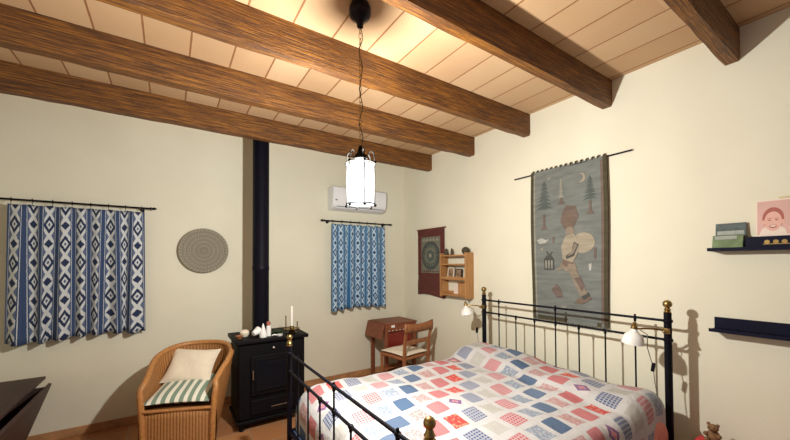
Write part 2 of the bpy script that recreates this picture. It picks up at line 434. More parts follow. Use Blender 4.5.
# ------------------------------------------------------------------ curtain rods and curtains
def rod(x0, x1, z, y, label):
    r = thing('curtain_rod', label, 'curtain rod', (0, 0, 0), group='curtain rods on the far wall')
    MB().tube([(x0, y, z), (x1, y, z)], .008, 12).build('pole', M['black_metal'], r)
    for x, s_ in ((x0, -1), (x1, 1)):
        MB().lathe([(.001, -.0), (.012, .0), (.013, .012), (.007, .016), (.014, .030), (.012, .040), (.001, .058)] if s_ > 0 else [(.001, -.058), (.012, -.04), (.014, -.03), (.007, -.016), (.013, -.012), (.012, 0), (.001, 0)], (x, y, z), 12, axis='x').build('finial', M['black_metal'], r)
    for x in (x0 + .06, x1 - .06):
        MB().tube([(x, y, z), (x, y + .02, z - .012), (x, D, z - .012)], .006, 8).lathe([(.018, -.006), (.018, 0)], (x, D, z - .012), 12, axis='y').build('bracket', M['black_metal'], r)
rod(-1.50, -.16, 2.028, 3.975, 'long black iron curtain rod above the left window')
rod(1.60, 2.54, 2.03, 3.975, 'short black iron curtain rod under the white air conditioner')
def curtain(x0, x1, ztop, zbot, y, mat, label, nf, seed, nring):
    rnd = random.Random(seed); ph = [rnd.uniform(0, 6.3) for _ in range(5)]; Wd = x1 - x0
    r = thing('curtain', label, 'curtain', ((x0 + x1) / 2, y, ztop), group='blue patterned curtains')
    def fn(a, b):
        amp = .012 + .020 * b
        q = math.sin(a * nf * 2 * PI + ph[0] + .9 * math.sin(a * 5 + ph[1]))
        dy = amp * q + .012 * b * math.sin(a * 7 + ph[2]); dx = .012 * b * math.sin(a * nf * 2 * PI * .5 + ph[3]) + .01 * (a - .5) * b
        zz = -(ztop - zbot) * b + (1 - b) * (-.008 * abs(math.sin(a * PI * (nring - 1)))) + b * (.014 * math.sin(a * 6 + ph[4]) + .008 * q)
        return (-Wd / 2 + a * Wd + dx, dy - .008, zz)
    MB().grid(fn, 180, 24, uvf=lambda a, b: (a * Wd * 1.18 + .012 * b * math.sin(a * 30), -b * (ztop - zbot))).build('cloth', mat, r, solid=.003)
    for i in range(nring):
        x = -Wd / 2 + .02 + (Wd - .04) * i / (nring - 1)
        MB().tube([(x, .016 * math.cos(2 * PI * k / 14), .034 + .016 * math.sin(2 * PI * k / 14)) for k in range(14)], .002, 6, closed=True).tube([(x, 0, .019), (x, -.004, -.012)], .0018, 6).build('ring', M['black_metal'], r)
curtain(-1.085, -.200, 1.992, .868, 3.962, M['ikat_dark'], 'wide navy and white diamond ikat curtain on the left of the far wall', 7, 3, 8)
curtain(1.685, 2.455, 1.996, .915, 3.962, M['ikat_light'], 'narrower bright blue ikat curtain beneath the air conditioner', 6, 5, 7)

# woven plate
pl = MB().lathe([(.001, 0), (.08, -.002), (.16, -.010), (.215, -.026), (.226, -.028), (.230, -.020), (.222, -.012), (.16, .006), (.06, .012), (.001, .012)], n=64, axis='y').build('woven_plate', M['basket'], loc=(.296, D - .014, 1.635))
tag(pl, 'round grey-brown coiled basketry plate hung between the left curtain and the stove pipe', 'wall decoration')

# air conditioner
ac = thing('air_conditioner', 'white wall-mounted air conditioner above the narrower blue curtain', 'air conditioner', (2.05, D, 2.17))
b = MB(); prof = [(-.0, .0), (-.10, .0), (-.165, .035), (-.19, .085), (-.20, .20), (-.195, .27), (-.17, .285), (0, .285)]
n = len(prof); vs = [(x, y, z) for x in (-.385, .385) for y, z in prof]
b.add(vs, [tuple(range(n)), tuple(range(2 * n - 1, n - 1, -1))] + [(i, (i + 1) % n, n + (i + 1) % n, n + i) for i in range(n)])
b.build('body', M['ac_white'], ac, bevel=.012)
bx(-.34, .34, -.187, -.180, .030, .036, rot=None).build('outlet_slot', M['dark_gap'], ac)
bx(-.34, .34, -.160, -.150, .012, .060, rot=RX(-.5)).build('flap', M['ac_white'], ac, bevel=.003)
bx(-.36, -.335, -.2035, -.199, .10, .112).build('indicator', M['dark_gap'], ac)

# ------------------------------------------------------------------ stove, pipe and things on it
st = thing('wood_stove', 'black cast iron wood stove on short legs against the far wall', 'stove', (.815, 3.46, 0))
b = bx(-.30, .30, -.17, .27, .09, .775); b.build('body', M['cast_iron'], st, bevel=.012)
MB().box(-.33, .33, -.20, .285, .775, .810).build('top_plate', M['cast_iron'], st, bevel=.008)
bx(-.315, .315, -.185, .28, .06, .09).build('base_plate', M['cast_iron'], st, bevel=.006)
for sx in (-1, 1):
    for sy in (-.15, .24):
        MB().lathe([(.018, 0), (.024, .012), (.018, .03), (.026, .061)], (sx * .27, sy, 0), 12).build('leg', M['cast_iron'], st)
d = bx(-.20, .20, -.190, -.170, .30, .66).build('fire_door', M['cast_iron'], st, bevel=.006)
bx(-.145, .145, -.195, -.1895, .36, .61).build('window_pane', M['stove_glass'], d)
fr = MB()
for a in ((-.165, .165, .61, .63), (-.165, .165, .34, .36), (-.165, -.145, .36, .61), (.145, .165, .36, .61)): fr.box(a[0], a[1], -.200, -.190, a[2], a[3])
fr.build('window_rim', M['cast_iron'], d, bevel=.002)
MB().tube([(-.185, -.19, .46), (-.185, -.215, .46), (-.185, -.218, .50), (-.185, -.215, .54)], .006, 8).build('handle', M['steel'], d)
ad = bx(-.20, .20, -.186, -.170, .13, .26).build('ash_door', M['cast_iron'], st, bevel=.005)
bx(-.02, .14, -.190, -.186, .175, .183).build('air_slot', M['steel'], ad)
MB().ball((0, -.182, .715), .014, n=12).build('damper_knob', M['steel'], st)
for hx_ in (-.29, ): MB().ball((-.16, -.178, .155), .008, n=8).build('bolt', M['steel'], st)
pp = thing('stove_pipe', 'tall black enamelled stove pipe rising from the stove to the ceiling', 'pipe', (.779, 3.655, .810))
H = ZC - .810
MB().lathe([(.080, 0), (.080, .62), (.083, .625), (.083, .655), (.080, .66), (.080, H)], n=32).build('tube', M['pipe'], pp)
MB().lathe([(.081, .0), (.088, .002), (.088, .02), (.081, .024)], n=32).build('collar', M['cast_iron'], pp)
SZ = .810
def on_stove(name, label, cat, x, y, group=None, rz=0): return thing(name, label, cat, (x, y, SZ), rz, group)
ch = on_stove('candle_holder', 'low brass candle tray with upright pins on the right of the stove top', 'candle holder', 1.02, 3.40)
MB().lathe([(.045, 0), (.050, .004), (.030, .012), (.022, .020), (.030, .028), (.075, .034), (.078, .042), (.070, .038), (.001, .036)], n=28).build('tray', M['old_brass'], ch)
for x, h in ((-.058, .165), (.055, .10)): MB().lathe([(.006, .036), (.005, h - .01), (.008, h), (.001, h + .008)], (x, 0, 0), 10).build('pin', M['old_brass'], ch)
MB().lathe([(.018, .036), (.020, .045), (.014, .055), (.019, .066), (.013, .066), (.013, .05)], n=16).build('socket', M['old_brass'], ch)
cd = MB().lathe([(.0118, 0), (.0118, .20), (.008, .212), (.001, .214)], (0, 0, 0), 14).build('candle', M['wax'], loc=(1.02, 3.40, SZ + .052))
tag(cd, 'tall white candle standing in the brass tray on the stove', 'candle')
MB().tube([(0, 0, .213), (.001, 0, .222)], .001, 6).build('wick', M['cord'], cd)
c = on_stove('cup', 'small white porcelain cup lying on the left of the stove top', 'cup', .665, 3.36, rz=.5)
MB().lathe([(.001, 0), (.022, .002), (.026, .02), (.040, .07), (.037, .07), (.020, .015), (.001, .012)], (0, 0, 0), 20, rot=RY(1.25) @ RZ(0)).build('bowl', M['porcelain'], c, loc=(-.02, 0, .038))
c = on_stove('cream_pot', 'round cream pot at the back left corner of the stove top', 'pot', .595, 3.47)
MB().lathe([(.001, 0), (.028, 0), (.040, .02), (.042, .04), (.030, .058), (.024, .062), (.001, .064)], n=20).build('pot_body', M['cream_cotton'], c)
c = on_stove('clay_bowl', 'small brown clay bowl on the far left of the stove top', 'bowl', .535, 3.38)
MB().lathe([(.001, 0), (.018, 0), (.034, .03), (.031, .03), (.014, .006), (.001, .006)], n=18).build('bowl', M['chair_wood'], c)
c = on_stove('porcelain_figure', 'white porcelain figure of a pointed bottle shape in front of the pipe', 'figurine', .735, 3.34)
MB().lathe([(.001, 0), (.032, 0), (.034, .02), (.026, .05), (.018, .075), (.014, .09), (.006, .12), (.001, .128)], n=18).build('figure_body', M['porcelain'], c)
c = on_stove('bottle', 'small bottle with a red-brown top beside the white porcelain figure', 'bottle', .79, 3.37)
MB().lathe([(.001, 0), (.022, 0), (.023, .05), (.020, .09), (.016, .10)], n=16).build('bottle_body', M['porcelain'], c)
MB().lathe([(.018, .10), (.018, .135), (.001, .137)], n=16).build('bottle_top', M['photo_dark'], c)
c = on_stove('leaf_sprig', 'small dark green leafy sprig lying in the middle of the stove top', 'plant sprig', .875, 3.41)
b = MB(); rn_ = random.Random(4)
for i in range(40):
    a = rn_.uniform(0, 2 * PI); r_ = rn_.uniform(.02, .058); z = rn_.uniform(.004, .03); q = Matrix.Rotation(rn_.uniform(0, 6.28), 3, 'Z') @ RX(rn_.uniform(-.7, .7))
    cc = Vector((r_ * math.cos(a), r_ * math.sin(a), z + .006)); L = [(-.02, 0, 0), (0, .008, .002), (.02, 0, 0), (0, -.008, .002), (0, 0, -.002)]
    vs = [cc + q @ Vector(l) for l in L]; b.add(vs, [(0, 1, 2, 3), (1, 0, 4), (2, 1, 4), (3, 2, 4), (0, 3, 4)])
b.tube([(.045 * math.cos(i * 2 * PI / 20), .045 * math.sin(i * 2 * PI / 20), .006) for i in range(20)], .005, 6, closed=True)
b.build('leaves', M['leaf'], c, smooth=False)
c = on_stove('small_dish', 'white curl-handled dish lying at the front edge of the stove top', 'dish', .865, 3.315)
MB().lathe([(.001, .002), (.024, .0), (.030, .014), (.027, .014), (.001, .006)], (.015, 0, 0), 18).tube([(-.012, 0, .010), (-.035, .0, .016), (-.048, .006, .012), (-.055, .012, .006)], .006, 8).build('dish_body', M['porcelain'], c)

# ------------------------------------------------------------------ wicker armchair
ang = math.radians(-22)
wc = thing('wicker_armchair', 'low barrel-backed brown wicker armchair beside the black stove', 'armchair', (.168, 3.37, 0), ang)
HW = .25; YF = -.28
def upath(a):      # a 0..1 left-front -> back -> right-front, returns (x, y, normal)
    L1 = .28; arc = PI * HW; tot = 2 * L1 + arc; s = a * tot
    if s < L1: return (-HW, YF + s, Vector((-1, 0)))
    if s > L1 + arc: return (HW, -(s - L1 - arc), Vector((1, 0)))
    th = PI - (s - L1) / HW; return (HW * math.cos(th), HW * math.sin(th), Vector((math.cos(th), math.sin(th))))
def rimz(a): q = 1 - abs(2 * a - 1); return .555 + .20 * math.sin(min(1, q * 1.15) * PI / 2) ** 1.1
def lean_(z, nn, y=0): return min(1, max(0, (y - YF) / .22)) * (-.085 + .110 * min(1.15, z / .6)) + .03 * max(0, z - .38) / .4 * max(0, nn.y)
TOT = 2 * .28 + PI * HW
def shell(off):
    def fn(a, b):
        x, y, nn = upath(a); z = .02 + (rimz(a) - .02) * b; lean = lean_(z, nn, y)
        o_ = off + lean + .012 * math.sin(b * PI); return (x + nn.x * o_, y + nn.y * o_, z)
    return fn
b = MB(); uvf = lambda a, q: (a * TOT, q * rimz(a))
b.grid(shell(.012), 64, 16, M['wicker'], uvf); b.grid(shell(-.012), 64, 16, M['wicker'], uvf); b.build('woven_shell', M['wicker'], wc)
b = MB(); b.grid(lambda a, q: (-HW + 2 * HW * a, YF - .012 * math.sin(a * PI), .02 + .36 * q), 20, 6, M['wicker'], lambda a, q: (a * 2 * HW, q * .36))
b.build('front_panel', M['wicker'], wc, solid=.012)
b = MB(); vs = [((HW - .02) * math.cos(PI * i / 24), (HW - .02) * math.sin(PI * i / 24)) for i in range(25)] + [(-HW, YF), (HW, YF)]
b.add([(x, y, z) for z in (.36, .385) for x, y in vs], [tuple(range(27)), tuple(range(53, 26, -1))] + [(i, (i + 1) % 27, 27 + (i + 1) % 27, 27 + i) for i in range(27)]); b.build('seat', M['wicker'], wc)
pts = [(-HW + .012, YF, .02), (-HW + .005, YF - .006, .3), (-HW - .008, YF - .006, .48)]
rp = []
for i in range(49):
    a = i / 48; x, y, nn = upath(a); lean = lean_(rimz(a), nn, y); rp.append((x + nn.x * lean, y + nn.y * lean, rimz(a) + .006))
pts = pts + [(-HW - .014, YF + .004, .535)] + rp[1:-1] + [(HW + .014, YF + .004, .535), (HW + .008, YF - .006, .48), (HW - .005, YF - .006, .3), (HW - .012, YF, .02)]
MB().tube(pts, .022, 10).build('braided_rim', M['rattan'], wc)
MB().tube([(-HW, YF - .014, .385), (HW, YF - .014, .385)], .013, 8).build('front_rail', M['rattan'], wc)
MB().tube([(-HW, YF - .008, .016), (HW, YF - .008, .016)], .014, 8).build('bottom_rail', M['rattan'], wc)

def pillow(w_, d_, h_, sag=0):
    def top(s):
        def fn(a, b):
            u, v = 2 * a - 1, 2 * b - 1; e = max(0, (1 - abs(u) ** 3) * (1 - abs(v) ** 3)) ** .55
            k = 1 + .05 * (u * u * v * v); return (u * w_ / 2 * k * (1 - .05 * (1 - v * v) * abs(u)), v * d_ / 2 * k * (1 - .05 * (1 - u * u) * abs(v)), s * h_ / 2 * e + .004 * math.sin(5 * u + 3 * v) * e)
        return fn
    return MB().grid(top(1), 24, 24).grid(top(-1), 24, 24)
R = Matrix.Rotation(ang, 4, 'Z')
def in_chair(o, loc, rot): o.matrix_world = Matrix.Translation((.168, 3.37, 0)) @ R @ Matrix.Translation(loc) @ rot.to_4x4()
cu = pillow(.455, .46, .085).build('seat_cushion', M['stripe'], weld=True); in_chair(cu, (-.022, -.050, .466), RX(.15))
tag(cu, 'green and white striped seat cushion in the wicker armchair', 'cushion')
cu = pillow(.38, .32, .10).build('throw_pillow', M['cream_cotton'], weld=True); in_chair(cu, (-.045, .11, .608), RX(.78) @ RZ(-.08))
tag(cu, 'plain cream pillow leaning on the back of the wicker armchair', 'pillow')

# ------------------------------------------------------------------ dough trough at lower left
tr_ = thing('dough_trough', 'dark wooden flared trough with a flat lid in the lower left corner', 'trough', (-1.16, 3.2, 0))
zt, zb_ = .565, .18; yb, yf = .53, -1.1
def slab(q0, q1, q2, q3, th):   # quad extruded along its normal
    q = [Vector(a) for a in (q0, q1, q2, q3)]; nn = (q[1] - q[0]).cross(q[3] - q[0]).normalized() * th
    return MB().add(q + [a + nn for a in q], [(0, 1, 2, 3), (7, 6, 5, 4), (0, 4, 5, 1), (1, 5, 6, 2), (2, 6, 7, 3), (3, 7, 4, 0)])
slab((.395, yf, zt), (.395, yb, zt), (.27, yb - .06, zb_), (.27, yf + .06, zb_), .022).build('side_board', M['dark_wood'], tr_, bevel=.003)
slab((-.395, yf, zt), (-.27, yf + .06, zb_), (-.27, yb - .06, zb_), (-.395, yb, zt), .022).build('side_board', M['dark_wood'], tr_, bevel=.003)
slab((-.36, yb, zt - .02), (.36, yb, zt - .02), (.25, yb - .07, zb_), (-.25, yb - .07, zb_), -.022).build('end_board', M['dark_wood'], tr_, bevel=.003)
slab((-.36, yf, zt - .02), (.36, yf, zt - .02), (.25, yf + .07, zb_), (-.25, yf + .07, zb_), .022).build('end_board', M['dark_wood'], tr_, bevel=.003)
bx(-.26, .26, yf + .06, yb - .06, zb_ - .01, zb_ + .015).build('bottom_board', M['dark_wood'], tr_)
bx(-.33, .325, yf + .02, yb + .16, zt + .004, zt + .026).build('lid', M['dark_wood'], tr_, bevel=.004)
for sx in (-.2, .2):
    for sy in (yf + .15, yb - .15): MB().box(sx - .025, sx + .025, sy - .025, sy + .025, 0, zb_ - .01).build('leg', M['dark_wood'], tr_, bevel=.003)

# ------------------------------------------------------------------ desk and chair at the far right corner
dk = thing('drop_leaf_desk', 'small reddish wooden desk with a hanging side leaf in the far right corner', 'desk', (2.46, 3.77, 0))
bx(-.24, .25, -.21, .20, .725, .745).build('desktop', M['desk_wood'], dk, bevel=.004)
slab((-.245, -.21, .738), (-.245, .20, .738), (-.292, .20, .555), (-.292, -.21, .555), .016).build('drop_leaf', M['desk_wood'], dk, bevel=.003)
dr = bx(-.22, .23, -.205, -.187, .64, .724).build('drawer_front', M['desk_wood'], dk, bevel=.003)
for i in range(8): MB().ball((-.185 + .055 * i, -.208, .652), .006, n=8).build('stud', M['white_enamel'], dr)
bx(-.15, -.10, -.2095, -.205, .690, .720).build('name_plate', M['white_enamel'], dr)
bx(-.19, .18, -.17, -.155, .36, .64).build('red_panel', M['red_panel'], dk)
bx(-.22, .23, .165, .18, .55, .725).build('back_apron', M['desk_wood'], dk)
for x in (-.22, .21):
    bx(x, x + .02, -.187, .165, .62, .725).build('side_apron', M['desk_wood'], dk)
    for y in (-.20, .135): bx(x - .012, x + .03, y, y + .045, 0, .725).build('leg', M['desk_wood'], dk, bevel=.005)

dc = thing('desk_chair', 'brown wooden chair with open ladder back pulled up to the small desk', 'chair', (2.345, 3.32, 0), .16)
cw, bk = .20, -.19
for s_ in (-1, 1):
    MB().tube([(s_ * cw, bk + .02, 0), (s_ * cw, bk, .42), (s_ * (cw + .0), bk - .01, .6), (s_ * (cw + .012), bk - .05, .785)], [.017, .020, .019, .016], 8).build('back_post', M['chair_wood'], dc)
    MB().tube([(s_ * cw, .19, 0), (s_ * cw, .19, .425)], .018, 8).build('leg', M['chair_wood'], dc)
b = MB(); b.grid(lambda a, q: (-(cw + .03) + 2 * (cw + .03) * a, bk - .040 - .012 * math.sin(a * PI), .715 + .090 * q + (.022 * (2 * a - 1) ** 2 if q > .5 else 0)), 14, 2); b.build('top_rail', M['chair_wood'], dc, solid=.022)
bx(-cw, cw, bk - .022, bk - .002, .575, .625).build('mid_rail', M['chair_wood'], dc, bevel=.004)
bx(-.215, .215, -.20, .215, .405, .435).build('seat_frame', M['chair_wood'], dc, bevel=.01)
for y in (-.18, .19): MB().tube([(-cw, y, .22), (cw, y, .22)], .010, 8).build('stretcher', M['chair_wood'], dc)
for x in (-cw, cw): MB().tube([(x, -.18, .17), (x, .19, .17)], .010, 8).build('stretcher', M['chair_wood'], dc)
cu = pillow(.40, .40, .05).build('seat_pad', M['cream_cotton'], weld=True); tag(cu, 'round-cornered cream seat pad on the wooden desk chair', 'cushion')
cu.matrix_world = Matrix.Translation((2.345, 3.33, .457)) @ Matrix.Rotation(.16, 4, 'Z')

# ------------------------------------------------------------------ small mandala wall hanging (right wall)
XW = W
hg = thing('mandala_hanging', 'narrow maroon textile with a green round medallion beside the small wall shelf', 'wall hanging', (XW, 3.425, 1.94))
def hmap(a, b, off): # a 0..1 from far to near
    y = .265 - .53 * a + (.01 if b > .8 else 0) * (1 - 2 * a); z = -.87 * b + (.015 * math.sin(a * 5) if b > .9 else 0)
    return (-.016 - off - .004 * math.sin(a * 6) * b, y, z)
def ell(ca, cb, ra, rb, n=28, a0=0, a1=2 * PI): return [(ca + ra * math.cos(a0 + (a1 - a0) * i / n), cb + rb * math.sin(a0 + (a1 - a0) * i / n)) for i in range(n if abs(a1 - a0 - 2 * PI) < 1e-6 else n + 1)]
def rect(a0, a1, b0, b1): return [(a0, b0), (a1, b0), (a1, b1), (a0, b1)]
b = MB()
b.grid(lambda a, q: hmap(a, q, 0), 12, 16, M['w_redbrown']); b.grid(lambda a, q: hmap(a, q, -.003), 12, 16, M['w_redbrown'])
b.poly(rect(.0, .14, .03, .70), hmap, M['w_maroon'], .002); b.poly(rect(.86, 1, .03, .70), hmap, M['w_maroon'], .002)
b.poly(rect(.14, .86, .12, .66), hmap, M['w_sage'], .002); b.poly(rect(.0, 1, .0, .06), hmap, M['w_redbrown'], .006)
b.poly(ell(.5, .40, .34, .215), hmap, M['w_black'], .004); b.poly(ell(.5, .40, .27, .17), hmap, M['w_green'], .005)
b.poly(ell(.5, .40, .20, .125), hmap, M['w_sage'], .006); b.poly(ell(.5, .40, .14, .088), hmap, M['w_green'], .007); b.poly(ell(.5, .40, .05, .03), hmap, M['w_cream'], .008)
for i in range(16):
    a = 2 * PI * i / 16; b.poly(ell(.5 + .235 * math.cos(a), .40 + .148 * math.sin(a), .02, .0125, 8), hmap, M['w_sage'], .0065)
for i in range(5): b.poly([(.20 + i * .125, .185), (.25 + i * .125, .13), (.30 + i * .125, .185)], hmap, M['w_cream'], .003)
for i in range(9): b.poly(ell(.19 + i * .078, .635, .022, .012, 8), hmap, M['w_maroon'], .003)
b.poly(rect(0, 1, .66, .675), hmap, M['w_maroon'], .003)
b.build('textile', M['w_redbrown'], hg, smooth=False)
MB().tube([(-.012, .29, .0), (-.012, -.29, 0)], .009, 8).build('hanging_rod', M['desk_wood'], hg)

# pine wall shelf
S0, S1, SB, ST, SX = -.215, .215, 1.095, 1.60, .13
sf = thing('pine_wall_shelf', 'little open pine shelf unit on the right wall near the far corner', 'shelf', (XW, 2.905, 0))
for y in (S0, S1 - .016): bx(-SX, 0, y, y + .016, SB, ST + .012).build('side_panel', M['orange_wood'], sf, bevel=.002)
for z in (SB + .02, 1.300, 1.470, 1.572): bx(-SX + .004, 0, S0 + .016, S1 - .016, z, z + .016).build('shelf_board', M['orange_wood'], sf)
bx(-.128, -.114, S0 + .016, S1 - .016, 1.316, 1.335).build('rail', M['orange_wood'], sf)
bx(-.012, -.002, S0 + .016, S1 - .016, 1.13, 1.16).build('rail', M['orange_wood'], sf)
zt_ = 1.588
o = MB().ball((0, 0, .045), .045, n=20, sc=(1, 1, 1)); o = o.build('dark_ball', M['dark_figure'], loc=(XW - .07, 2.745, zt_ - .001)); tag(o, 'dark round pot-like ball on top of the pine wall shelf', 'ornament')
o = MB().lathe([(.001, 0), (.020, 0), (.014, .03), (.017, .045), (.009, .06), (.013, .072), (.001, .082)], n=14).build('dark_figurine', M['dark_figure'], loc=(XW - .07, 2.97, zt_)); tag(o, 'slim dark figurine in the middle of the pine shelf top', 'figurine')
o = MB().lathe([(.001, 0), (.026, 0), (.028, .02), (.016, .05), (.020, .065), (.001, .085)], n=14).build('dark_figurine', M['dark_figure'], loc=(XW - .07, 3.065, zt_)); tag(o, 'squat dark figurine at the far end of the pine shelf top', 'figurine')
zs = 1.318
for y, wd, hh, lab in ((3.01, .11, .125, 'small cream-framed picture leaning on the middle board of the pine shelf, farther one'), (2.885, .11, .11, 'small picture with dark print on the middle board of the pine shelf, nearer one')):
    r = thing('framed_picture', lab, 'picture', (XW - .055, y, zs), group='little pictures in the pine shelf'); Rm = RY(.14)
    b = MB()
    for q in ((-wd / 2, wd / 2, 0, .012), (-wd / 2, wd / 2, hh - .012, hh), (-wd / 2, -wd / 2 + .012, 0, hh), (wd / 2 - .012, wd / 2, 0, hh)): b.box(-.006, .006, q[0], q[1], q[2], q[3], rot=Rm, c=(0, 0, 0))
    b.build('frame', M['cream_cotton'] if y > 3 else M['dark_wood'], r)
    bx(-.002, .004, -wd / 2 + .01, wd / 2 - .01, .01, hh - .01, rot=Rm, c=(0, 0, 0)).build('print', M['picture_print'], r)
zs2 = SB + .036
r = thing('wooden_box', 'small upright light wood box on the bottom board of the pine shelf', 'box', (XW - .065, 2.775, zs2))
bx(-.04, .04, -.06, .06, 0, .13).build('box_body', M['orange_wood'], r, bevel=.003); bx(-.044, .044, -.064, .064, .13, .142).build('lid', M['chair_wood'], r, bevel=.003)
r = thing('cream_card', 'pale card standing on the bottom board of the pine shelf', 'card', (XW - .03, 2.93, zs2)); bx(-.003, .003, -.05, .05, 0, .11, rot=RY(.08), c=(0, 0, 0)).build('card_sheet', M['photo_white'], r)

# ------------------------------------------------------------------ tapestry
tp = thing('tapestry', 'large grey woven tapestry with fir trees, moon and walking figure above the bed', 'tapestry', (XW, 1.606, 0))
YA, YB_ = 1.936 - 1.606, 1.275 - 1.606; ZT, ZBt = 2.330, .985
def tmap(a, b, off):
    return (-.020 - off - .006 * math.sin(a * 7 + b * 3) * (.4 + .6 * b) - .004, YA + (YB_ - YA) * a - .012 * math.sin(b * 5) * (a - .5), ZT - (ZT - ZBt) * b)
b = MB(); b.grid(lambda a, q: tmap(a, q, 0), 20, 40, M['w_grey']); b.grid(lambda a, q: tmap(a, q, -.005), 20, 40, M['w_grey'])
def band(a0, a1, b0, b1, mat, th):
    n = 16; P_ = [(a0, b0 + (b1 - b0) * i / n) for i in range(n + 1)] + [(a1, b1 - (b1 - b0) * i / n) for i in range(n + 1)]
    for i in range(n):
        q0, q1 = b0 + (b1 - b0) * i / n, b0 + (b1 - b0) * (i + 1) / n
        b.poly(rect(a0, a1, q0, q1), tmap, mat, th)
band(0, .045, 0, 1, M['w_olive'], .003); band(.955, 1, 0, 1, M['w_olive'], .003); band(.045, .07, .02, .98, M['w_pale'], .002); band(.925, .955, .02, .98, M['w_trunk'], .002); band(.07, .92, .975, 1, M['w_olive'], .002)
def fir(ca, b0, b1, wd, mat):
    n = 7
    for i in range(n):
        t0 = b0 + (b1 - b0) * i / n; t1 = t0 + (b1 - b0) / n * 1.35; ww = wd * (.25 + .75 * (i + 1) / n)
        b.poly([(ca, t0), (ca + ww, t1), (ca + ww * .5, t1 - .004), (ca, t1 - .001), (ca - ww * .5, t1 - .004), (ca - ww, t1)], tmap, mat, .004 + .0004 * i)
def blob(pts, mat, th=.004): b.poly(pts, tmap, mat, th)
fir(.205, .075, .255, .115, M['w_tree']); fir(.44, .075, .20, .055, M['w_pale']); fir(.80, .10, .235, .08, M['w_tree'])
for a_, q0, q1 in ((.20, .30, .40), (.44, .20, .245), (.80, .245, .33)):
    blob([(a_ - .008, q0), (a_ + .012, q0), (a_ + .018, q1 - .02), (a_ + .05, q1), (a_ - .05, q1), (a_ - .018, q1 - .02)], M['w_trunk'])
mo = [(.70 + .052 * math.cos(t_), .10 + .030 * math.sin(t_)) for t_ in [(-2.2 + 4.1 * i / 12) for i in range(13)]]
mo += [(.685 + .036 * math.cos(t_), .098 + .022 * math.sin(t_)) for t_ in [(1.9 - 4.0 * i / 12) for i in range(13)]]
blob(mo, M['w_cream']); blob(ell(.28, .065, .03, .008, 12), M['w_pale'])
blob([(.50, .255), (.62, .27), (.66, .33), (.60, .40), (.48, .41), (.42, .36), (.45, .30)], M['w_trunk'], .0025)
blob([(.50, .30), (.57, .31), (.60, .36), (.585, .395), (.53, .41), (.48, .39), (.47, .34)], M['w_rust'], .004)      # hair
blob(ell(.545, .425, .055, .030, 18), M['w_tan'], .005)                                                                 # face
blob(ell(.71, .50, .145, .062, 26), M['w_cream'], .004)                                                                 # round pack
blob([(.49, .45), (.60, .44), (.66, .49), (.64, .57), (.58, .62), (.45, .60), (.43, .52)], M['w_cream'], .006)           # jacket
blob([(.60, .49), (.66, .51), (.60, .58), (.50, .60), (.49, .58), (.57, .55)], M['w_black'], .007)
blob([(.61, .50), (.645, .515), (.59, .565), (.51, .585), (.575, .545)], M['w_tan'], .008)
blob([(.43, .62), (.60, .61), (.64, .67), (.54, .665), (.50, .68), (.45, .66), (.36, .68)], M['w_tan'], .005)
blob([(.45, .60), (.58, .60), (.60, .635), (.53, .625), (.50, .65), (.44, .63)], M['w_rust'], .006)
blob([(.52, .67), (.62, .665), (.72, .75), (.76, .81), (.68, .83), (.60, .75)], M['w_tan'], .004)
blob([(.60, .72), (.68, .71), (.73, .76), (.70, .80)], M['w_trunk'], .005)
blob([(.64, .845), (.78, .815), (.82, .84), (.70, .875), (.60, .872)], M['w_rust'], .005); blob([(.70, .83), (.78, .80), (.80, .82), (.72, .85)], M['w_black'], .006)
blob([(.28, .80), (.36, .76), (.42, .80), (.44, .84), (.36, .85)], M['w_trunk'], .004)
blob([(.09, .47), (.16, .455), (.22, .47), (.27, .465), (.21, .49), (.13, .495)], M['w_white'], .004); blob([(.31, .455), (.34, .45), (.335, .49), (.31, .49)], M['w_trunk'], .004)
blob([(.19, .67), (.185, .60), (.225, .575), (.28, .565), (.325, .60), (.33, .67)], M['w_black'], .004)
for i in range(3): blob([(.205 + .04 * i, .66), (.205 + .04 * i, .605), (.228 + .04 * i, .605), (.228 + .04 * i, .66)], M['w_pale'], .0055)
blob([(.255, .58), (.22, .545), (.235, .545), (.265, .57), (.30, .55), (.31, .555)], M['w_black'], .0045)
blob([(.84, .54), (.87, .53), (.865, .60), (.845, .60)], M['w_trunk']); blob([(.78, .63), (.82, .625), (.81, .67), (.79, .67)], M['w_white']); blob([(.14, .53), (.19, .515), (.17, .54)], M['w_cream'])
blob([(.42, .90), (.50, .895), (.49, .91), (.43, .915)], M['w_pale'])
b.build('woven_cloth', M['w_grey'], tp, smooth=False)
for i in range(15):
    b = MB(); y = YA - .02 + (YB_ - YA + .04) * i / 14; b.tube([(-.020, y, ZT - .01), (-.026, y + .004, ZT + .006), (-.020, y, ZT + .014), (-.012, y - .004, ZT), (-.016, y, ZT - .01)], .006, 6); b.build('hanging_loop', M['w_olive'], tp)
b = MB()
for i in range(34):
    y = YA - .006 + (YB_ - YA + .012) * i / 33; b.tube([(-.024, y, ZBt + .004), (-.024 + .002 * math.sin(i * 3), y + .003 * math.sin(i * 2), ZBt - .030)], .0028, 5)
b.build('fringe', M['w_sage'], tp)
tag(MB().tube([(XW - .016, 2.125, 2.312), (XW - .016, 1.105, 2.322)], .0065, 10).build('tapestry_rod', M['black_metal']), 'thin dark rod carrying the grey tapestry on the right wall', 'rod')

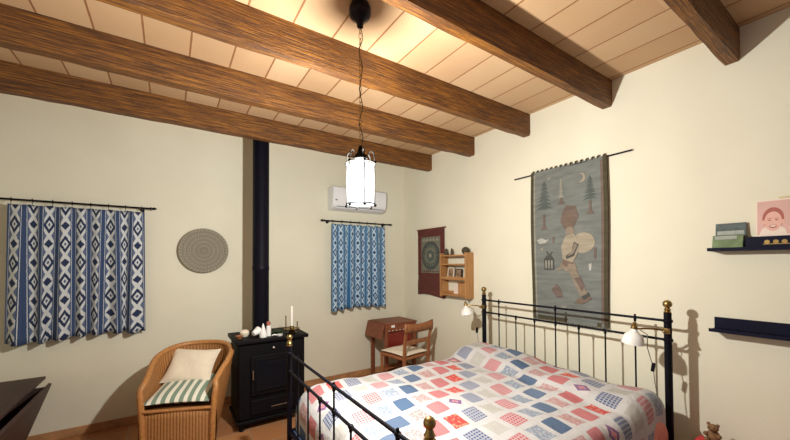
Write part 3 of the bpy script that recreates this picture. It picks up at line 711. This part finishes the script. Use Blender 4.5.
# ------------------------------------------------------------------ picture ledges
def ledge(z, label):
    l = thing('picture_ledge', label, 'ledge', (XW, 0, z), group='black picture ledges')
    bx(-.112, 0, -.35, .676, -.012, 0).build('base_board', M['black_ledge'], l, bevel=.0015)
    bx(-.014, 0, -.35, .672, 0, .068).build('back_board', M['black_ledge'], l, bevel=.0015)
    bx(-.112, -.104, -.35, .676, 0, .008).build('front_lip', M['black_ledge'], l)
ledge(1.572, 'black picture ledge holding green booklets and the child portrait')
ledge(1.085, 'empty dark blue-black picture ledge, the lower one right of the bed')
ZL = 1.572
def card(name, label, cat, y0, y1, z0, z1, xb, tilt, mats, extra=None, th=.006):
    r = thing(name, label, cat, (XW - xb, (y0 + y1) / 2, z0)); w_ = abs(y1 - y0); h_ = z1 - z0; Rm = RY(tilt)
    bx(-th, 0, -w_ / 2, w_ / 2, 0, h_, rot=Rm, c=(0, 0, 0)).build('cover', mats[0], r)
    def mp(a, b, off): q = Rm @ Vector((-th - off, w_ / 2 - a * w_, h_ - b * h_)); return tuple(q)
    if extra:
        q = MB(); extra(q, mp); q.build('printed_front', mats[0], r, smooth=False)
    return r
def ex1(q, mp): q.poly(rect(.06, .94, .30, .45), mp, M['book_grey'], .001); q.poly(rect(.10, .85, .55, .75), mp, M['book_green'], .001)
card('booklet', 'dark teal booklet with a pale band behind the green one on the ledge', 'booklet', .655, .520, ZL, ZL + .158, .030, .12, [M['book_teal']], ex1)
def ex2(q, mp): q.poly(rect(.08, .80, .05, .30), mp, M['book_grey'], .001); q.poly([(.02, .9), (.35, .55), (.7, .6), (.98, .35), (.98, .96), (.02, .96)], mp, M['book_green'], .0015)
card('booklet', 'green landscape booklet leaning at the front left of the upper ledge', 'booklet', .662, .528, ZL, ZL + .085, .068, .30, [M['book_green']], ex2)
r = thing('black_case', 'flat black case with a small gold emblem under the child portrait', 'case', (XW - .055, .385, ZL))
bx(-.022, .022, -.13, .13, 0, .066).build('case_body', M['black_ledge'], r, bevel=.003)
q = MB()
for y in (.045, .012, -.02): q.lathe([(.011, -.0005), (.011, .0005)], (-.0228, y, .034), 14, axis='x')
q.box(-.0235, -.022, -.04, .06, .020, .024); q.build('gold_emblem', M['old_brass'], r)
def exp(q, mp):
    q.poly(rect(.04, .96, .04, .96), mp, M['photo_bg'], .0008)
    q.poly([(.10, .96), (.18, .80), (.36, .72), (.66, .72), (.84, .82), (.90, .96)], mp, M['photo_white'], .0012)
    q.poly(ell(.50, .52, .31, .30), mp, M['photo_dark'], .0014); q.poly(ell(.50, .60, .25, .265), mp, M['skin_pink'], .0018)
    q.poly(ell(.22, .62, .045, .06, 12), mp, M['skin_pink'], .0016); q.poly(ell(.78, .62, .045, .06, 12), mp, M['skin_pink'], .0016)
    for a in (.40, .60):
        q.poly(ell(a, .57, .045, .018, 12), mp, M['photo_dark'], .0022); q.poly(rect(a - .06, a + .06, .515, .53), mp, M['photo_dark'], .0021)
    q.poly([(.475, .60), (.525, .60), (.54, .66), (.46, .66)], mp, M['photo_bg'], .0021); q.poly(ell(.50, .74, .11, .045, 16), mp, M['photo_dark'], .0021); q.poly(ell(.50, .73, .085, .022, 16), mp, M['photo_white'], .0024)
card('child_portrait', 'pink-toned portrait print of a smiling child on the upper ledge', 'portrait', .478, .345, ZL + .066, ZL + .275, .040, .12, [M['photo_white']], exp)
card('yellow_card', 'yellowish card standing behind the child portrait, cut by the right edge', 'card', .39, .26, ZL + .069, ZL + .285, .024, .08, [M['card_yellow']])

# ------------------------------------------------------------------ bed
BX0, BX1, BY0, BY1 = .70, 2.67, .857, 2.384; YC = 1.62; SP = [YC + .193 * k for k in range(-3, 4)]
bed = thing('metal_bed', 'black metal double bed frame with brass ball finials against the right wall', 'bed', (0, 0, 0))
def ball_finial(x, y, z0, r, top):
    h = top - z0
    MB().lathe([(.018, 0), (.021, .006), (.014, .012), (.020, .020), (.015, .028), (.011, h - 2 * r + .004)] + [(max(.0005, r * math.sin(PI * t / 12)), h - r - r * math.cos(PI * t / 12)) for t in range(3, 13)], (x, y, z0), 20).build('finial', M['brass'], bed)
def board(x, name, zr1, zr2, ztop, zlow, pr_):
    for y in (BY0, BY1):
        MB().tube([(x, y, 0), (x, y, ztop)], pr_, 16).build('post', M['bed_metal'], bed)
    MB().tube([(x, BY0, zr1), (x, BY1, zr1)], .0085, 12).build('top_rail', M['bed_metal'], bed)
    MB().tube([(x, BY0, zr2), (x, BY1, zr2)], .0085, 12).build('middle_rail', M['bed_metal'], bed)
    MB().tube([(x, BY0, zlow), (x, BY1, zlow)], .010, 12).build('bottom_rail', M['bed_metal'], bed)
    for i, y in enumerate(SP):
        tall = i % 3 == 0
        s_ = MB().tube([(x, y, zlow), (x, y, zr1 if tall else zr2)], .0055, 10)
        for zz in ([zr1, zr2] if tall else [zr2]):
            s_.ball((x, y, zz), .0145, n=12, sc=(1, 1, .8)); s_.lathe([(.0055, -.03), (.009, -.02), (.009, -.012), (.0055, -.008)], (x, y, zz), 12)
            if zz == zr1: s_.ball((x, y, zz + .016), .007, n=10)
        s_.build('spindle', M['bed_metal'], bed)
    for y, s2 in ((BY0, 1), (BY1, -1)):
        for zz in (zr1, zr2): MB().lathe([(pr_, -.012), (pr_ + .006, -.006), (pr_ + .006, .006), (pr_, .012)], (x, y, zz), 16).build('collar', M['bed_metal'], bed)
board(BX1, 'head', 1.118, .996, 1.170, .33, .021)
board(BX0, 'foot', .873, .747, .925, .33, .017)
for y in (BY0, BY1): ball_finial(BX1, y, 1.170, .026, 1.252); ball_finial(BX0, y, .925, .021, 1.005)
for y in (BY0, BY1): bx(BX0, BX1, y - .012, y + .012, .28, .345).build('side_rail', M['bed_metal'], bed)
bx(BX0 + .02, BX1 - .02, BY0 + .02, BY1 - .02, .31, .34).build('slat_base', M['navy_cloth'], bed)
mt = MB()
def rbox(x0, x1, y0, y1, z0, z1, mb):
    return mb.box(x0, x1, y0, y1, z0, z1)
mt = rbox(BX0 + .06, BX1 - .05, BY0 + .045, BY1 - .045, .345, .555, mt).build('mattress', M['sheet'], bevel=.05); tag(mt, 'thick white mattress almost hidden under the patchwork quilt', 'mattress')

# quilt
HS = (BY1 - BY0) / 2 - .012        # half width of the flat outline incl. the hang
def bend(d, r):                     # arc-length distance beyond flat part -> (outward, down)
    if d <= 0: return 0, 0
    L = r * PI / 2
    if d < L: t_ = d / r; return r * math.sin(t_), r * (1 - math.cos(t_))
    return r, r + (d - L)
def sstep(a, b, x): q = max(0, min(1, (x - a) / (b - a))); return q * q * (3 - 2 * q)
RS, RF = .09, .16; FX = .745 + RF     # radii; start of foot curve
def quilt_pt(s, t_):                # s: cloth x from head (0) to foot, t: cloth y from centre
    x_flat = 2.60 - s; of, df = bend(max(0, FX - x_flat), RF); x = max(x_flat, FX) - of if x_flat < FX else x_flat
    sg = 1 if t_ > 0 else -1; flat = HS - RS + .008; os_, ds = bend(abs(t_) - flat, RS); y = YC + sg * (min(abs(t_), flat) + os_)
    hang = ds; down = df
    z = .622 - down - hang
    if down and hang: z = .622 - math.hypot(down, hang) if down < .2 and hang < .2 else .622 - max(down, hang) - .03
    k = max(0, 1 - (down + hang) / .25)
    pil = sstep(2.08, 2.34, x) * (1 - .35 * sstep(2.50, 2.60, x))
    hy = .030 + .065 * math.exp(-((y - 2.08) / .40) ** 2)
    z += pil * hy * k
    z -= .018 * math.exp(-((x - 2.17) / .05) ** 2) * k
    z += k * (.007 * math.sin(x * 9 + y * 5) + .006 * math.sin(y * 13 - x * 4) + .004 * math.sin(x * 23 + y * 17)) + .012 * k
    rip = .010 * math.sin(x * 19 + 1) * min(1, hang / .15)
    if down > .1: z += 0
    return (x, y + sg * rip, z)
Ls, Lt = 2.60 - FX + RF * PI / 2 + .14, HS + .075 + .19
b = MB()
def qf(a, q): return quilt_pt(Ls * a, -Lt + 2 * Lt * q)
def quv(a, q):
    X = 2.60 - Ls * a; Y = YC - Lt + 2 * Lt * q; return ((X - 1.04 - .1 * (Y - 1.543)) / .141, (Y - 1.543) / .171)
b.grid(qf, 120, 110, M['quilt'], quv); qo = b.build('patchwork_quilt', M['quilt'], solid=.010)
qo.data.materials.append(M['coral']); qo.modifiers['thickness'].material_offset = 0
tag(qo, 'white patchwork quilt of red, pink and blue squares spread over the bed', 'quilt')
# coral blanket corner
def bl(a, q):
    x = 2.60 - .42 * a; y = BY0 + .060 - .040 * sstep(0, .5, q) - .012 * math.sin(a * 12) * q - .028 * sstep(0, .6, q); z = .585 - .30 * q + .02 * math.sin(a * 7)
    return (x, y + .0, z)
cb = MB().grid(bl, 24, 14).build('coral_blanket', M['coral'], solid=.012); tag(cb, 'coral blanket edge showing under the quilt at the near head corner', 'blanket')

# bed lamps
def bed_lamp(post_y, sy, zl, label, tilt, ext):
    L = thing('clamp_lamp', label, 'lamp', (BX1, post_y, zl), group='white clamp lamps on the headboard')
    b = MB().box(-.030, .024, -.016, .016, -.018, .018); b.tube([(-.028, 0, 0), (-.055, 0, 0)], .006, 8).ball((-.058, 0, 0), .011, n=10); b.build('clamp', M['old_brass'], L, bevel=.003)
    e = Vector((-.13, sy * ext, .004))
    MB().tube([(-.030, sy * .010, .004), (-.06, sy * .05, .010), (-.10, sy * ext * .6, .012), tuple(e)], .006, 8).build('arm', M['old_brass'], L)
    sh_ = MB(); Rm = RX(tilt); prof = [(.014, .030), (.018, .010), (.030, -.004), (.050, -.020), (.060, -.045), (.064, -.075)]; inn = [(.061, -.075), (.057, -.045), (.047, -.023), (.028, -.008), (.002, -.004)]
    sh_.lathe(prof + inn, tuple(e + Vector((0, 0, -.02))), 28, rot=Rm); sh_.build('lamp_shade', M['white_enamel'], L)
    MB().lathe([(.020, 0), (.018, .02), (.010, .028), (.012, .04), (.001, .046)], tuple(e + Vector((0, 0, .002))), 14, rot=Rm).build('swivel_cap', M['old_brass'], L)
    MB().lathe([(.001, -.055), (.016, -.045), (.018, -.03), (.010, -.01)], tuple(e + Vector((0, 0, -.02))), 14, rot=Rm).build('bulb', M['wax'], L)
    pts = []; N = 26
    cy = [(e.x * .9, e.y - sy * .03, .0), (e.x * .6, e.y - sy * .055, -.03), (e.x * .5, e.y - sy * .05, -.12), (e.x * .4, e.y - sy * .075, -.24), (e.x * .35, e.y - sy * .08, -.34), (e.x * .2, e.y - sy * .10, -.50), (e.x * .15, e.y - sy * .11, -.85)]
    MB().tube(cy, .0028, 6).build('cable', M['grey_cord'], L)
    q = cy[3]; bx(q[0] - .010, q[0] + .010, q[1] - .009, q[1] + .009, q[2] - .028, q[2] + .028, rot=RX(.15)).build('switch', M['black_metal'], L, bevel=.003)
bed_lamp(BY0, 1, 1.055, 'white clamp lamp with brass arm fixed to the near headboard post', .12, .140)
bed_lamp(BY1, 1, 1.050, 'white clamp lamp fixed to the far headboard post under the pine shelf', -.25, .125)

# ------------------------------------------------------------------ stool with red cloth and teddy
so = thing('bedside_stool', 'low stool almost hidden under red cloth right of the bed', 'stool', (2.62, .60, 0))
bx(-.17, .19, -.17, .15, .37, .40).build('seat', M['chair_wood'], so, bevel=.005)
for x in (-.14, .16):
    for y in (-.14, .12): bx(x - .02, x + .02, y - .02, y + .02, 0, .37).build('leg', M['chair_wood'], so)
def rc(a, q):
    u, v = 2 * a - 1, 2 * q - 1; x = .01 + .185 * u; y = -.01 + .165 * v; e = max(abs(u), abs(v))
    z = .408 - .12 * sstep(.88, 1.0, e) + .02 * (1 - e) + .010 * math.sin(7 * u + 2) * math.cos(5 * v)
    z += .022 * math.exp(-((u + .1) ** 2 + (v - .25) ** 2) / .12)
    return (2.62 + x * (1 + .06 * (e > .9)), .60 + y * (1 + .06 * (e > .9)), z)
tag(MB().grid(rc, 30, 30).build('red_cloth', M['red_cloth'], solid=.006), 'bright red cloth draped on the stool beneath the teddy bear', 'cloth')
tb = MB(); Z0 = .432; cx_, cy_ = 2.70, .655
tb.ball((cx_, cy_, Z0 + .030), .032, sc=(.9, 1, 1.1)); tb.ball((cx_ - .004, cy_, Z0 + .078), .024, sc=(1, 1.1, .95)); tb.ball((cx_ - .026, cy_, Z0 + .073), .011)
for s_ in (-1, 1):
    tb.ball((cx_, cy_ + s_ * .021, Z0 + .097), .009); tb.ball((cx_ - .018, cy_ + s_ * .030, Z0 + .040), .012, sc=(1.4, 1, 1)); tb.ball((cx_ - .030, cy_ + s_ * .022, Z0 + .012), .013, sc=(1.5, 1, 1))
td = tb.build('teddy_bear', M['teddy']); tag(td, 'small brown teddy bear sitting on the red cloth by the right wall', 'teddy bear')
e = MB()
for s_ in (-1, 1): e.ball((cx_ - .0255, cy_ + s_ * .010, Z0 + .084), .003, n=8)
e.ball((cx_ - .036, cy_, Z0 + .076), .004, n=8); e.build('eyes_and_nose', M['black_metal'], td)
